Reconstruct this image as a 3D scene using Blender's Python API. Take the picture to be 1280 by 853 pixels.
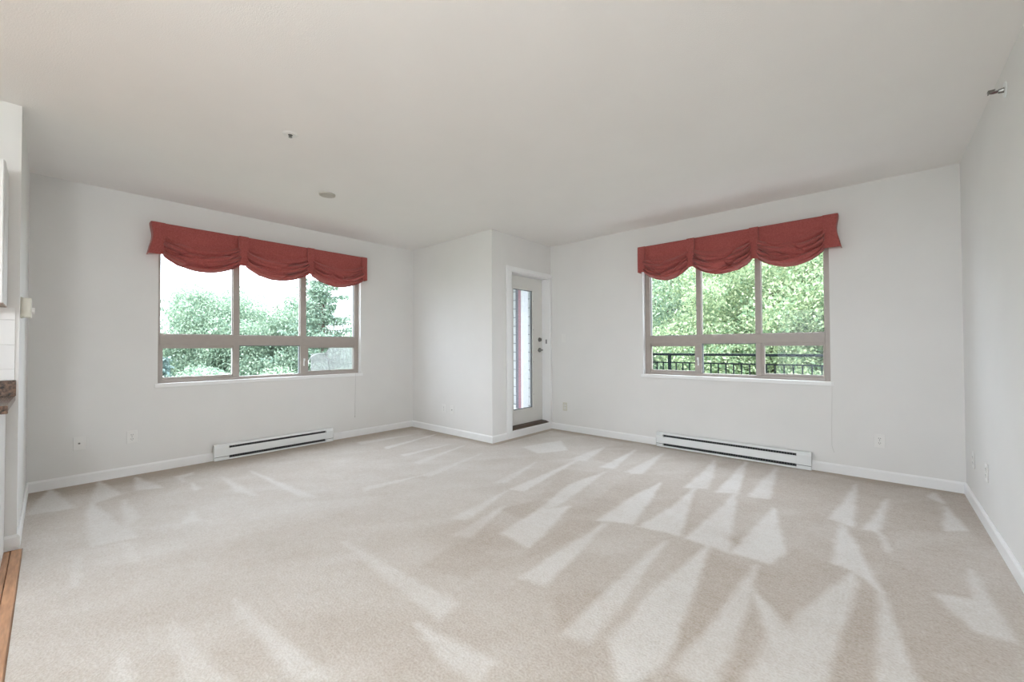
import bpy, bmesh, math, random
import numpy as np
from mathutils import Vector, Matrix

# ------------------------------------------------------------------ scene, camera, light
scene = bpy.context.scene
COL = scene.collection
for o in list(bpy.data.objects):
    bpy.data.objects.remove(o)

cam_data = bpy.data.cameras.new('camera')
cam_data.sensor_width = 36.0
cam_data.lens = 512.34 / 1280 * 36.0
cam_data.clip_start = 0.02
cam_data.clip_end = 400
cam = bpy.data.objects.new('camera', cam_data)
COL.objects.link(cam)
_r = Vector((0.74764287, 0.66408595, -0.00447104))
_u = Vector((0.01305973, -0.0079711, 0.99988295))
_f = Vector((-0.66397258, 0.74761375, 0.01463232))
rot = Matrix((_r, _u, -_f)).transposed()
cam.matrix_world = Matrix.Translation((0, 0, 1.16)) @ rot.to_4x4()
scene.camera = cam

SKY = 5.4            # overcast sky radiance at the horizon
FILL_LAMP = 94.0          # added globe lamp behind the camera, fills in room light
scene.view_settings.view_transform = 'Standard'
scene.view_settings.look = 'None'
scene.view_settings.gamma = 1.0
scene.view_settings.use_curve_mapping = False
scene.view_settings.exposure = 0.13
scene.cycles.use_denoising = True
scene.cycles.max_bounces = 14
scene.cycles.diffuse_bounces = 6
scene.cycles.adaptive_threshold = 0.02
scene.cycles.transparent_max_bounces = 24
scene.cycles.sample_clamp_indirect = 8.0

world = bpy.data.worlds.new('overcast_sky')
scene.world = world
world.use_nodes = True
wn = world.node_tree
wn.nodes.clear()
w_out = wn.nodes.new('ShaderNodeOutputWorld')
w_bg = wn.nodes.new('ShaderNodeBackground')
w_tc = wn.nodes.new('ShaderNodeTexCoord')
w_sep = wn.nodes.new('ShaderNodeSeparateXYZ')
w_map = wn.nodes.new('ShaderNodeMapRange')       # overcast sky: brighter towards the zenith
w_map.inputs['From Min'].default_value = 0.0
w_map.inputs['From Max'].default_value = 1.0
w_map.inputs['To Min'].default_value = SKY
w_map.inputs['To Max'].default_value = SKY * 2.0
w_bg.inputs['Color'].default_value = (0.88, 0.935, 1.06, 1)
wn.links.new(w_tc.outputs['Generated'], w_sep.inputs[0])
wn.links.new(w_sep.outputs['Z'], w_map.inputs['Value'])
wn.links.new(w_map.outputs[0], w_bg.inputs['Strength'])
wn.links.new(w_bg.outputs[0], w_out.inputs[0])

# ------------------------------------------------------------------ the room in metres
XA, XC, XE = -5.118, -3.473, 0.512          # left window wall, door wall, right wall
YF, YB, YD = -0.122, 3.548, 4.749           # kitchen return, corner box, right window wall
XN = -3.749                                 # kitchen wall / end of the return
YR = -3.2                                   # rear wall behind the camera
HC = 2.594                                  # ceiling
TW = 0.16
random.seed(7)
RNG = np.random.default_rng(7)

# ------------------------------------------------------------------ materials
def nodes_of(name):
    m = bpy.data.materials.new(name)
    m.use_nodes = True
    nt = m.node_tree
    return m, nt, nt.nodes['Principled BSDF'], nt.nodes['Material Output']

def mat(name, c, rough=0.6, var=0.06, scale=8.0, bump=0.0, bscale=200.0, metal=0.0, spec=0.5, stretch=None):
    m, nt, b, out = nodes_of(name)
    N, L = nt.nodes, nt.links
    tc = N.new('ShaderNodeTexCoord')
    mp = N.new('ShaderNodeMapping')
    if stretch:
        mp.inputs['Scale'].default_value = stretch
    L.new(tc.outputs['Object'], mp.inputs[0])
    n = N.new('ShaderNodeTexNoise')
    n.inputs['Scale'].default_value = scale
    n.inputs['Detail'].default_value = 4
    L.new(mp.outputs[0], n.inputs['Vector'])
    r = N.new('ShaderNodeValToRGB')
    r.color_ramp.elements[0].position = 0.3
    r.color_ramp.elements[1].position = 0.7
    r.color_ramp.elements[0].color = tuple(x * (1 - var) for x in c) + (1,)
    r.color_ramp.elements[1].color = tuple(min(1, x * (1 + var)) for x in c) + (1,)
    L.new(n.outputs['Fac'], r.inputs[0])
    L.new(r.outputs[0], b.inputs['Base Color'])
    b.inputs['Roughness'].default_value = rough
    b.inputs['Metallic'].default_value = metal
    b.inputs['Specular IOR Level'].default_value = spec
    if bump:
        n2 = N.new('ShaderNodeTexNoise')
        n2.inputs['Scale'].default_value = bscale
        n2.inputs['Detail'].default_value = 3
        L.new(mp.outputs[0], n2.inputs['Vector'])
        bp = N.new('ShaderNodeBump')
        bp.inputs['Strength'].default_value = bump
        bp.inputs['Distance'].default_value = 0.004
        L.new(n2.outputs['Fac'], bp.inputs['Height'])
        L.new(bp.outputs[0], b.inputs['Normal'])
    return m

M = {}
M['wall'] = mat('wall_paint', (0.77, 0.76, 0.745), 0.75, 0.012, 3, 0.12, 260, spec=0.3)
M['ceiling'] = mat('ceiling_paint', (0.85, 0.828, 0.81), 0.9, 0.012, 2, 0.25, 160, spec=0.2)
M['trim'] = mat('white_trim_paint', (0.86, 0.86, 0.86), 0.42, 0.01, 5)
M['door'] = mat('door_paint', (0.74, 0.73, 0.70), 0.45, 0.01, 5)
M['taupe'] = mat('taupe_aluminium', (0.40, 0.355, 0.32), 0.42, 0.03, 20)
M['white_metal'] = mat('white_enamel', (0.80, 0.82, 0.82), 0.35, 0.01, 6)
M['plate'] = mat('white_plastic', (0.80, 0.79, 0.77), 0.35, 0.01, 8)
M['almond'] = mat('almond_plastic', (0.66, 0.64, 0.56), 0.4, 0.01, 8)
M['slot'] = mat('dark_slot', (0.03, 0.033, 0.035), 0.6, 0.1, 30)
M['fin'] = mat('grey_fins', (0.10, 0.105, 0.11), 0.5, 0.1, 30, metal=0.6)
M['chrome'] = mat('brushed_nickel', (0.27, 0.265, 0.25), 0.32, 0.04, 60, metal=1.0)
M['brown_metal'] = mat('bronze_threshold', (0.07, 0.04, 0.022), 0.5, 0.15, 30)
M['gasket'] = mat('grey_gasket', (0.20, 0.21, 0.22), 0.5, 0.05, 30)
M['rail'] = mat('dark_green_grey_rail', (0.006, 0.010, 0.011), 0.6, 0.1, 20, spec=0.15)
M['siding'] = mat('white_siding', (0.30, 0.30, 0.30), 0.7, 0.03, 12)
M['post'] = mat('grey_post_paint', (0.085, 0.085, 0.10), 0.7, 0.08, 14)
M['pale_board'] = mat('pale_grey_board', (0.45, 0.45, 0.46), 0.7, 0.05, 14)
M['plum'] = mat('plum_downpipe_paint', (0.20, 0.09, 0.11), 0.6, 0.08, 14)
M['cabinet'] = mat('white_cabinet', (0.80, 0.80, 0.80), 0.35, 0.01, 6)
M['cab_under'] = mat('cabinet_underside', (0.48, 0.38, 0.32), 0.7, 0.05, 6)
M['tile'] = mat('white_glazed_tile', (0.78, 0.77, 0.77), 0.2, 0.01, 6)
M['grout'] = mat('pale_grout', (0.62, 0.61, 0.60), 0.9, 0.02, 40)
M['concrete'] = mat('balcony_concrete', (0.42, 0.42, 0.40), 0.9, 0.1, 6, 0.3, 60)
M['grass'] = mat('lawn', (0.13, 0.16, 0.09), 0.95, 0.3, 1.2)
M['bark'] = mat('bark', (0.11, 0.085, 0.065), 0.95, 0.3, 8, 0.6, 20)
M['cord'] = mat('cord_white', (0.62, 0.61, 0.59), 0.7, 0.02, 30)
M['board'] = mat('pine_board', (0.55, 0.42, 0.28), 0.7, 0.1, 8)
M['wood'] = mat('oak_plank', (0.50, 0.27, 0.15), 0.4, 0.22, 6, 0.1, 60, stretch=(1.5, 14, 14))
M['wood_dark'] = mat('oak_subfloor', (0.20, 0.10, 0.055), 0.6, 0.2, 6, stretch=(1.5, 14, 14))
M['brown_stone'] = mat('brown_speckled_counter', (0.11, 0.062, 0.04), 0.25, 0.85, 75)
M['black_rubber'] = mat('black_rubber', (0.02, 0.02, 0.02), 0.7, 0.05, 20)

def glass_mat():
    m, nt, b, out = nodes_of('window_glass')
    N, L = nt.nodes, nt.links
    t = N.new('ShaderNodeBsdfTransparent')
    t.inputs['Color'].default_value = (0.96, 0.985, 0.975, 1)
    g = N.new('ShaderNodeBsdfGlossy')
    g.inputs['Roughness'].default_value = 0.02
    lw = N.new('ShaderNodeLayerWeight')
    pw = N.new('ShaderNodeMath'); pw.operation = 'POWER'; pw.inputs[1].default_value = 4.0
    mr = N.new('ShaderNodeMapRange')
    mr.inputs['To Min'].default_value = 0.012
    mr.inputs['To Max'].default_value = 0.6
    mx = N.new('ShaderNodeMixShader')
    L.new(lw.outputs['Facing'], pw.inputs[0])
    L.new(pw.outputs[0], mr.inputs['Value'])
    L.new(mr.outputs[0], mx.inputs[0])
    L.new(t.outputs[0], mx.inputs[1])
    L.new(g.outputs[0], mx.inputs[2])
    L.new(mx.outputs[0], out.inputs[0])
    return m
M['glass'] = glass_mat()

def leaf_mat(name, c1, c2, trans=0.35):
    m, nt, b, out = nodes_of(name)
    N, L = nt.nodes, nt.links
    ge = N.new('ShaderNodeNewGeometry')
    r = N.new('ShaderNodeValToRGB')
    r.color_ramp.elements[0].color = c1 + (1,)
    r.color_ramp.elements[1].color = c2 + (1,)
    L.new(ge.outputs['Random Per Island'], r.inputs[0])
    L.new(r.outputs[0], b.inputs['Base Color'])
    b.inputs['Roughness'].default_value = 0.55
    b.inputs['Specular IOR Level'].default_value = 0.25
    t = N.new('ShaderNodeBsdfTranslucent')
    L.new(r.outputs[0], t.inputs['Color'])
    mx = N.new('ShaderNodeMixShader')
    mx.inputs[0].default_value = trans
    L.new(b.outputs[0], mx.inputs[1])
    L.new(t.outputs[0], mx.inputs[2])
    L.new(mx.outputs[0], out.inputs[0])
    return m
M['leaf_mid'] = leaf_mat('leaf_mid', (0.13, 0.22, 0.15), (0.52, 0.62, 0.43))
M['leaf_light'] = leaf_mat('leaf_light', (0.15, 0.25, 0.14), (0.56, 0.62, 0.38))
M['leaf_pale'] = leaf_mat('leaf_pale', (0.13, 0.21, 0.15), (0.46, 0.56, 0.41))
M['needle'] = leaf_mat('needle', (0.12, 0.20, 0.15), (0.36, 0.46, 0.34), 0.2)
M['needle_blue'] = leaf_mat('needle_blue', (0.09, 0.15, 0.14), (0.25, 0.33, 0.30), 0.2)

def fabric_mat():
    m, nt, b, out = nodes_of('red_chenille')
    N, L = nt.nodes, nt.links
    tc = N.new('ShaderNodeTexCoord')
    n1 = N.new('ShaderNodeTexNoise'); n1.inputs['Scale'].default_value = 190; n1.inputs['Detail'].default_value = 3
    n2 = N.new('ShaderNodeTexNoise'); n2.inputs['Scale'].default_value = 70; n2.inputs['Detail'].default_value = 3
    ad = N.new('ShaderNodeMath'); ad.operation = 'ADD'
    hf = N.new('ShaderNodeMath'); hf.operation = 'MULTIPLY'; hf.inputs[1].default_value = 0.5
    r = N.new('ShaderNodeValToRGB')
    r.color_ramp.elements[0].position = 0.36; r.color_ramp.elements[0].color = (0.35, 0.080, 0.072, 1)
    r.color_ramp.elements[1].position = 0.66; r.color_ramp.elements[1].color = (0.50, 0.145, 0.13, 1)
    for n in (n1, n2):
        L.new(tc.outputs['Object'], n.inputs['Vector'])
    L.new(n1.outputs['Fac'], ad.inputs[0]); L.new(n2.outputs['Fac'], ad.inputs[1])
    L.new(ad.outputs[0], hf.inputs[0]); L.new(hf.outputs[0], r.inputs[0])
    L.new(r.outputs[0], b.inputs['Base Color'])
    b.inputs['Roughness'].default_value = 0.85
    b.inputs['Specular IOR Level'].default_value = 0.15
    b.inputs['Sheen Weight'].default_value = 0.25
    bp = N.new('ShaderNodeBump'); bp.inputs['Strength'].default_value = 0.25; bp.inputs['Distance'].default_value = 0.002
    L.new(n1.outputs['Fac'], bp.inputs['Height']); L.new(bp.outputs[0], b.inputs['Normal'])
    t = N.new('ShaderNodeBsdfTranslucent')
    t.inputs['Color'].default_value = (0.55, 0.16, 0.15, 1)
    mx = N.new('ShaderNodeMixShader'); mx.inputs[0].default_value = 0.20
    L.new(b.outputs[0], mx.inputs[1]); L.new(t.outputs[0], mx.inputs[2]); L.new(mx.outputs[0], out.inputs[0])
    return m
M['fabric'] = fabric_mat()

def carpet_mat():
    m, nt, b, out = nodes_of('beige_carpet')
    N, L = nt.nodes, nt.links
    tc = N.new('ShaderNodeTexCoord')
    at = N.new('ShaderNodeAttribute'); at.attribute_name = 'nap'
    n1 = N.new('ShaderNodeTexNoise'); n1.inputs['Scale'].default_value = 105; n1.inputs['Detail'].default_value = 3
    n2 = N.new('ShaderNodeTexNoise'); n2.inputs['Scale'].default_value = 6; n2.inputs['Detail'].default_value = 5
    n3 = N.new('ShaderNodeTexNoise'); n3.inputs['Scale'].default_value = 30; n3.inputs['Detail'].default_value = 3
    for n in (n1, n2, n3):
        L.new(tc.outputs['Object'], n.inputs['Vector'])
    def madd(src, k, prev):
        a = N.new('ShaderNodeMath'); a.operation = 'MULTIPLY_ADD'
        a.inputs[1].default_value = k
        L.new(src, a.inputs[0])
        if prev is None:
            a.inputs[2].default_value = 0
        else:
            L.new(prev, a.inputs[2])
        return a.outputs[0]
    s = madd(at.outputs['Fac'], 1.0, None)
    for n, k in ((n1, 1.0), (n2, 0.30), (n3, 0.45)):
        sb = N.new('ShaderNodeMath'); sb.operation = 'SUBTRACT'; sb.inputs[1].default_value = 0.5
        L.new(n.outputs['Fac'], sb.inputs[0])
        s = madd(sb.outputs[0], k, s)
    r = N.new('ShaderNodeValToRGB')
    e = r.color_ramp.elements
    e[0].position = 0.0; e[0].color = (0.40, 0.335, 0.275, 1)
    e[1].position = 1.0; e[1].color = (0.67, 0.642, 0.612, 1)
    k = e.new(0.45); k.color = (0.53, 0.478, 0.43, 1)
    L.new(s, r.inputs[0])
    L.new(r.outputs[0], b.inputs['Base Color'])
    b.inputs['Roughness'].default_value = 0.95
    b.inputs['Specular IOR Level'].default_value = 0.1
    b.inputs['Sheen Weight'].default_value = 0.15
    bp = N.new('ShaderNodeBump'); bp.inputs['Strength'].default_value = 0.5; bp.inputs['Distance'].default_value = 0.006
    L.new(n1.outputs['Fac'], bp.inputs['Height']); L.new(bp.outputs[0], b.inputs['Normal'])
    return m
M['carpet'] = carpet_mat()

def emit_mat(name, c, s):
    m, nt, b, out = nodes_of(name)
    b.inputs['Base Color'].default_value = c + (1,)
    b.inputs['Emission Color'].default_value = c + (1,)
    b.inputs['Emission Strength'].default_value = s
    return m
M['globe'] = emit_mat('fill_lit_globe', (0.93, 0.975, 1.0), FILL_LAMP)

def screen_mat(name, clear, g):
    m, nt, b, out = nodes_of(name)
    N, L = nt.nodes, nt.links
    b.inputs['Base Color'].default_value = (g, g, g, 1)
    tl = N.new('ShaderNodeBsdfTranslucent'); tl.inputs['Color'].default_value = (g, g, g, 1)
    m1 = N.new('ShaderNodeMixShader'); m1.inputs[0].default_value = 0.6
    L.new(b.outputs[0], m1.inputs[1]); L.new(tl.outputs[0], m1.inputs[2])
    t = N.new('ShaderNodeBsdfTransparent')
    mx = N.new('ShaderNodeMixShader'); mx.inputs[0].default_value = clear
    L.new(m1.outputs[0], mx.inputs[1]); L.new(t.outputs[0], mx.inputs[2]); L.new(mx.outputs[0], out.inputs[0])
    return m
M['screen_cord'] = screen_mat('screen_spline', 0.0, 0.75)
M['screen'] = screen_mat('insect_screen_mesh', 0.55, 0.36)

# ------------------------------------------------------------------ builders
ORG = {}
def tag(o, label=None, cat=None, group=None, kind=None):
    if label: o['label'] = label
    if cat: o['category'] = cat
    if group: o['group'] = group
    if kind: o['kind'] = kind
    return o

def empty(name, loc):
    e = bpy.data.objects.new(name, None)
    e.empty_display_size = 0.1
    e.location = loc
    COL.objects.link(e)
    ORG[e] = Vector(loc)
    return e

class MB:
    """collects shapes in world metres (optionally through a wall frame P) and links them as one mesh object"""
    def __init__(self, P=None):
        self.v, self.f, self.P = [], [], P
    def pts(self, vs, fs):
        k = len(self.v)
        P = self.P
        self.v += [tuple(P(*p)) if P else tuple(p) for p in vs]
        self.f += [tuple(i + k for i in f) for f in fs]
        return self
    def box(self, a0, a1, b0, b1, c0, c1):
        return self.pts([(a0, b0, c0), (a1, b0, c0), (a1, b1, c0), (a0, b1, c0),
                         (a0, b0, c1), (a1, b0, c1), (a1, b1, c1), (a0, b1, c1)],
                        [(0, 3, 2, 1), (4, 5, 6, 7), (0, 1, 5, 4), (1, 2, 6, 5), (2, 3, 7, 6), (3, 0, 4, 7)])
    def prism(self, poly, axis, lo, hi):
        """poly: 2d points in the two other axes (in order), extruded along axis"""
        n = len(poly)
        def mk(p, t):
            q = list(p); q.insert(axis, t); return tuple(q)
        vs = [mk(p, lo) for p in poly] + [mk(p, hi) for p in poly]
        fs = [tuple(range(n))[::-1], tuple(range(n, 2 * n))] + [(i, (i + 1) % n, n + (i + 1) % n, n + i) for i in range(n)]
        return self.pts(vs, fs)
    def disc(self, c, axis, r0, r1, h0, h1, n=24):
        """frustum around axis through c"""
        vs = []
        for r, h in ((r0, h0), (r1, h1)):
            for i in range(n):
                a = 2 * math.pi * i / n
                p = [r * math.cos(a), r * math.sin(a)]
                p.insert(axis, h)
                vs.append(tuple(c[k] + p[k] for k in range(3)))
        fs = [tuple(range(n))[::-1], tuple(range(n, 2 * n))] + [(i, (i + 1) % n, n + (i + 1) % n, n + i) for i in range(n)]
        return self.pts(vs, fs)
    def tube(self, path, r, n=8):
        vs, fs = [], []
        path = [Vector(p) for p in path]
        rs = r if isinstance(r, (list, tuple)) else [r] * len(path)
        for i, p in enumerate(path):
            d = (path[min(i + 1, len(path) - 1)] - path[max(i - 1, 0)]).normalized()
            a = d.cross(Vector((0, 0, 1)) if abs(d.z) < 0.9 else Vector((1, 0, 0))).normalized()
            b = d.cross(a)
            for k in range(n):
                t = 2 * math.pi * k / n
                vs.append(tuple(p + (a * math.cos(t) + b * math.sin(t)) * rs[i]))
        for i in range(len(path) - 1):
            for k in range(n):
                fs.append((i * n + k, i * n + (k + 1) % n, (i + 1) * n + (k + 1) % n, (i + 1) * n + k))
        fs.append(tuple(range(n))[::-1])
        fs.append(tuple(range((len(path) - 1) * n, len(path) * n)))
        return self.pts(vs, fs)
    def build(self, name, m, parent=None, bevel=0.0, smooth=False, recalc=True, seg=2):
        me = bpy.data.meshes.new(name)
        if parent is None:
            a = np.array(self.v)
            org = Vector(((a[:, 0].min() + a[:, 0].max()) / 2, (a[:, 1].min() + a[:, 1].max()) / 2, a[:, 2].min()))
        else:
            org = ORG[parent]
        me.from_pydata([tuple(Vector(p) - org) for p in self.v], [], self.f)
        if recalc:
            bm = bmesh.new(); bm.from_mesh(me)
            bmesh.ops.recalc_face_normals(bm, faces=bm.faces)
            bm.to_mesh(me); bm.free()
        if smooth:
            me.polygons.foreach_set('use_smooth', [True] * len(me.polygons))
        me.materials.append(M[m])
        o = bpy.data.objects.new(name, me)
        COL.objects.link(o)
        ORG[o] = org
        if parent is None:
            o.location = org
        else:
            o.parent = parent
        if bevel:
            b = o.modifiers.new('bevel', 'BEVEL')
            b.width = bevel; b.segments = seg; b.limit_method = 'ANGLE'; b.angle_limit = 0.7
        return o

def bx(name, m, parent, *a, bevel=0.0, P=None):
    return MB(P).box(*a).build(name, m, parent, bevel)

def struct(o):
    o['kind'] = 'structure'
    return o

def PA(s, d, z):   # frame of the left window wall: s along it, d out into the room
    return (XA + d, s, z)
def PD(s, d, z):   # frame of the right window wall
    return (s, YD - d, z)
def PEw(s, d, z):
    return (XE - d, s, z)
def PB(s, d, z):
    return (s, YB - d, z)
def PC(s, d, z):
    return (XC + d, s, z)
def PF(s, d, z):
    return (s, YF + d, z)

# ------------------------------------------------------------------ walls, ceiling
WA = (0.680, 2.735, 0.822, 2.25)       # window openings: s0, s1, z0, z1
WD = (-2.100, -0.315, 0.825, 2.25)

def wall_with_opening(name, P, s0, s1, op):
    a, b, c, d = op
    m = MB(P)
    m.box(s0, a, -TW, 0, 0, HC).box(b, s1, -TW, 0, 0, HC)
    m.box(a, b, -TW, 0, 0, c).box(a, b, -TW, 0, d, HC)
    return struct(m.build(name, 'wall', None, recalc=True))

wall_with_opening('wall_left', PA, YF - 0.12, YB, WA)
wall_with_opening('wall_back', PD, XC, XE, WD)
struct(bx('wall_right', 'wall', None, XE, XE + TW, YR, YD + TW, 0, HC))
struct(bx('wall_corner', 'wall', None, XA - TW, XC, YB, YB + TW, 0, HC))
DO = (3.900, 4.706, 0.085, 2.135)      # door opening in the door wall
m = MB()
m.box(XC - TW, XC, YB + TW, DO[0], 0, HC).box(XC - TW, XC, DO[1], YD + TW, 0, HC)
m.box(XC - TW, XC, DO[0], DO[1], 0, DO[2]).box(XC - TW, XC, DO[0], DO[1], DO[3], HC)
struct(m.build('wall_door', 'wall'))
struct(MB().box(XA, XN, YF - 0.12, YF, 0, HC).box(XN - 0.12, XN, YR, YF - 0.12, 0, HC).build('wall_kitchen', 'wall'))
WR = (-2.05, 0.15, 0.06, 2.16)          # added patio doors in the rear wall, unseen behind the camera
def PR(s, d, z):
    return (s, YR + d, z)
wall_with_opening('wall_rear', PR, XN - 0.12, XE + TW, WR)
struct(bx('ceiling', 'ceiling', None, XA - TW, XE + TW, YR - TW, YD + TW, HC, HC + 0.12))

# ------------------------------------------------------------------ carpet with vacuum marks in the pile
NAP_MARKS = [
    [(-1.24, 4.49), (-1.1, 3.91), (-1.05, 3.55), (-1.19, 3.47), (-1.2, 3.94)],
    [(-0.99, 4.64), (-0.83, 3.6), (-0.96, 3.53)],
    [(-0.72, 4.59), (-0.62, 3.62), (-0.75, 3.58), (-0.74, 4.22)],
    [(-1.38, 3.41), (-1.28, 2.92), (-1.27, 2.52), (-1.35, 2.72)],
    [(-1.12, 3.49), (-0.92, 2.57), (-1.15, 2.53), (-1.11, 3.0)],
    [(-0.84, 3.6), (-0.64, 2.54), (-0.87, 2.56), (-0.85, 3.08)],
    [(-0.56, 3.44), (-0.4, 2.75), (-0.44, 2.56), (-0.62, 2.54)],
    [(-0.14, 4.48), (-0.13, 3.42), (-0.25, 3.47), (-0.18, 4.0)],
    [(0.05, 4.2), (-0.01, 3.42), (-0.07, 3.42)],
    [(-0.18, 3.41), (-0.1, 3.11), (-0.0, 2.61), (-0.09, 2.76), (-0.18, 2.78), (-0.19, 3.08)],
    [(-0.09, 2.76), (-0.1, 2.43), (-0.16, 1.73), (-0.36, 1.55), (-0.32, 1.93), (-0.21, 2.34)],
    [(-0.0, 2.61), (0.07, 2.11), (0.1, 1.96), (-0.01, 1.86), (-0.0, 2.3)],
    [(-0.74, 2.53), (-0.65, 1.95), (-0.6, 1.5), (-0.66, 1.29), (-0.8, 1.47), (-0.8, 1.95)],
    [(-0.49, 2.48), (-0.44, 1.97), (-0.43, 1.5), (-0.55, 1.49), (-0.52, 1.9)],
    [(0.36, 4.28), (0.41, 3.81), (0.31, 3.72)],
    [(0.33, 4.61), (0.36, 4.35), (0.28, 4.48)],
    [(0.35, 3.16), (0.39, 2.51), (0.29, 2.49), (0.19, 2.75), (0.32, 2.8)],
    [(-0.45, 2.22), (-0.3, 2.04), (-0.33, 1.9)],
    [(0.0, 3.43), (0.02, 3.31), (0.04, 3.14), (0.03, 3.13)],
    [(-0.95, 2.44), (-0.92, 2.02), (-0.9, 1.83), (-0.95, 1.99)],
    [(-1.74, 4.29), (-1.62, 3.58), (-1.69, 3.52)],
    [(-2.39, 1.17), (-2.29, 1.18), (-1.43, 1.23), (-1.41, 1.11), (-1.81, 1.13)],
    [(-1.46, 1.03), (-1.06, 1.09), (-1.05, 0.99), (-1.21, 0.98)],
    [(-1.34, 2.43), (-1.22, 1.61), (-1.35, 1.57), (-1.35, 1.95)],
    [(-0.96, 2.39), (-0.88, 1.72), (-0.86, 1.42), (-0.96, 1.38), (-0.97, 1.87)],
    [(-1.38, 3.45), (-1.21, 2.54), (-1.4, 2.44), (-1.42, 2.99)],
    [(-1.68, 2.52), (-1.52, 1.85), (-1.76, 1.88), (-1.81, 2.32)],
    [(-1.89, 3.41), (-1.75, 2.46), (-1.81, 2.32), (-1.94, 2.91)],
    [(-3.07, 3.65), (-2.93, 4.19), (-2.61, 3.86), (-2.77, 3.54)],
    [(-3.83, 3.2), (-3.85, 2.53), (-3.77, 2.51)],
    [(-3.65, 3.25), (-3.5, 2.44), (-3.42, 2.46)],
    [(-4.4, 3.41), (-4.29, 2.6), (-4.2, 2.57)],
    [(-3.23, 3.14), (-3.09, 2.26), (-3.01, 2.27)],
    [(-3.09, 2.26), (-3.19, 1.73), (-3.11, 1.7)],
    [(-2.24, 2.46), (-2.16, 1.81), (-2.08, 1.88)],
    [(-2.57, 3.24), (-2.45, 2.53), (-2.38, 2.62)],
    [(-2.3, 3.62), (-2.14, 2.54), (-2.24, 2.5)],
    [(-4.62, 3.22), (-4.77, 2.51), (-4.63, 2.48)],
    [(-2.04, 2.2), (-1.86, 1.71), (-1.97, 1.67)],
    [(-2.03, 4.36), (-1.88, 3.56), (-1.99, 3.52)],
    [(-1.74, 4.43), (-1.61, 3.59), (-1.74, 3.54)],
    [(-2.36, 4.26), (-2.22, 3.61), (-2.37, 3.56)],
    [(-5.13, 0.01), (-4.39, 0.12), (-4.45, -0.1)],
    [(-5.12, 0.29), (-4.51, 0.38), (-4.4, 0.21)],
    [(-5.0, 0.52), (-4.47, 0.63), (-4.54, 0.48)],
    [(-4.4, 0.21), (-3.42, 0.36), (-3.46, 0.17), (-4.16, 0.18)],
    [(-4.33, 0.38), (-3.8, 0.41), (-3.66, 0.33)],
    [(-3.37, 0.31), (-3.02, 0.34), (-3.06, 0.3)],
    [(-3.36, 0.11), (-2.94, 0.1), (-2.97, 0.08)],
    [(-4.75, 0.76), (-4.79, 0.9), (-4.71, 0.87), (-4.67, 0.79), (-4.51, 0.78)],
    [(-4.41, 0.82), (-4.2, 0.82), (-4.18, 0.79)],
    [(-4.43, 1.04), (-3.64, 1.09), (-3.88, 1.01)],
    [(-4.43, 1.26), (-3.27, 1.38), (-3.35, 1.31)],
    [(-3.66, 0.68), (-3.42, 0.68), (-3.45, 0.59)],
    [(-2.23, 0.35), (-1.63, 0.43), (-1.77, 0.32)],
    [(-2.16, 0.18), (-1.9, 0.2), (-1.94, 0.16)],
    [(-2.23, 0.57), (-1.45, 0.66), (-1.52, 0.58), (-1.96, 0.57)],
]


NAP_DARK = [
    [(-0.74, 4.46), (-0.29, 4.3), (-0.19, 3.95), (-0.27, 3.46), (-0.51, 3.52), (-0.6, 3.63)],
    [(-0.39, 2.76), (-0.12, 2.75), (-0.29, 2.06), (-0.43, 2.19), (-0.48, 2.4)],
    [(0.09, 4.11), (0.31, 4.38), (0.3, 3.71), (0.03, 3.48)],
    [(-0.14, 3.33), (0.06, 3.45), (0.04, 3.09), (0.11, 2.92), (-0.05, 2.93)],
    [(0.04, 3.05), (0.21, 2.83), (0.27, 2.54), (0.08, 2.11), (0.01, 2.59)],
    [(-0.74, 2.45), (-0.51, 2.45), (-0.53, 1.89), (-0.58, 1.58), (-0.65, 1.96)],
    [(-0.42, 1.94), (-0.32, 1.91), (-0.37, 1.59), (-0.42, 1.54)],
    [(-0.09, 2.57), (-0.01, 2.56), (-0.02, 2.24), (-0.14, 1.96), (-0.11, 2.31)],
    [(-1.17, 3.35), (-1.06, 3.36), (-0.9, 2.67), (-0.92, 2.57)],
    [(-1.3, 4.23), (-1.23, 4.42), (-1.15, 3.87), (-1.2, 3.51), (-1.29, 3.54)],
    [(0.34, 4.62), (0.5, 4.71), (0.49, 3.63), (0.41, 3.81)],
    [(-0.12, 4.35), (0.04, 4.23), (-0.08, 3.44), (-0.13, 3.46)],
    [(-2.32, 4.11), (-2.05, 4.33), (-1.88, 3.69), (-2.17, 3.72)],
    [(-1.92, 2.46), (-1.65, 2.47), (-1.66, 2.12), (-2.02, 2.15)],
    [(-2.23, 3.25), (-1.89, 3.35), (-1.86, 2.79), (-1.92, 2.46)],
    [(-1.64, 3.17), (-1.47, 3.27), (-1.4, 2.75), (-1.6, 2.74)],
    [(-1.12, 1.57), (-0.99, 1.75), (-0.89, 1.47), (-0.98, 1.39)],
    [(-1.86, 1.6), (-1.59, 1.65), (-1.55, 1.4), (-1.81, 1.32)],
    [(-1.56, 2.33), (-1.37, 2.43), (-1.41, 1.85), (-1.47, 1.71)],
]

def seg_dist(px, py, a, b):
    ax, ay = a; dx, dy = b[0] - ax, b[1] - ay
    t = np.clip(((px - ax) * dx + (py - ay) * dy) / (dx * dx + dy * dy + 1e-12), 0, 1)
    return np.hypot(px - ax - t * dx, py - ay - t * dy)

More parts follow.
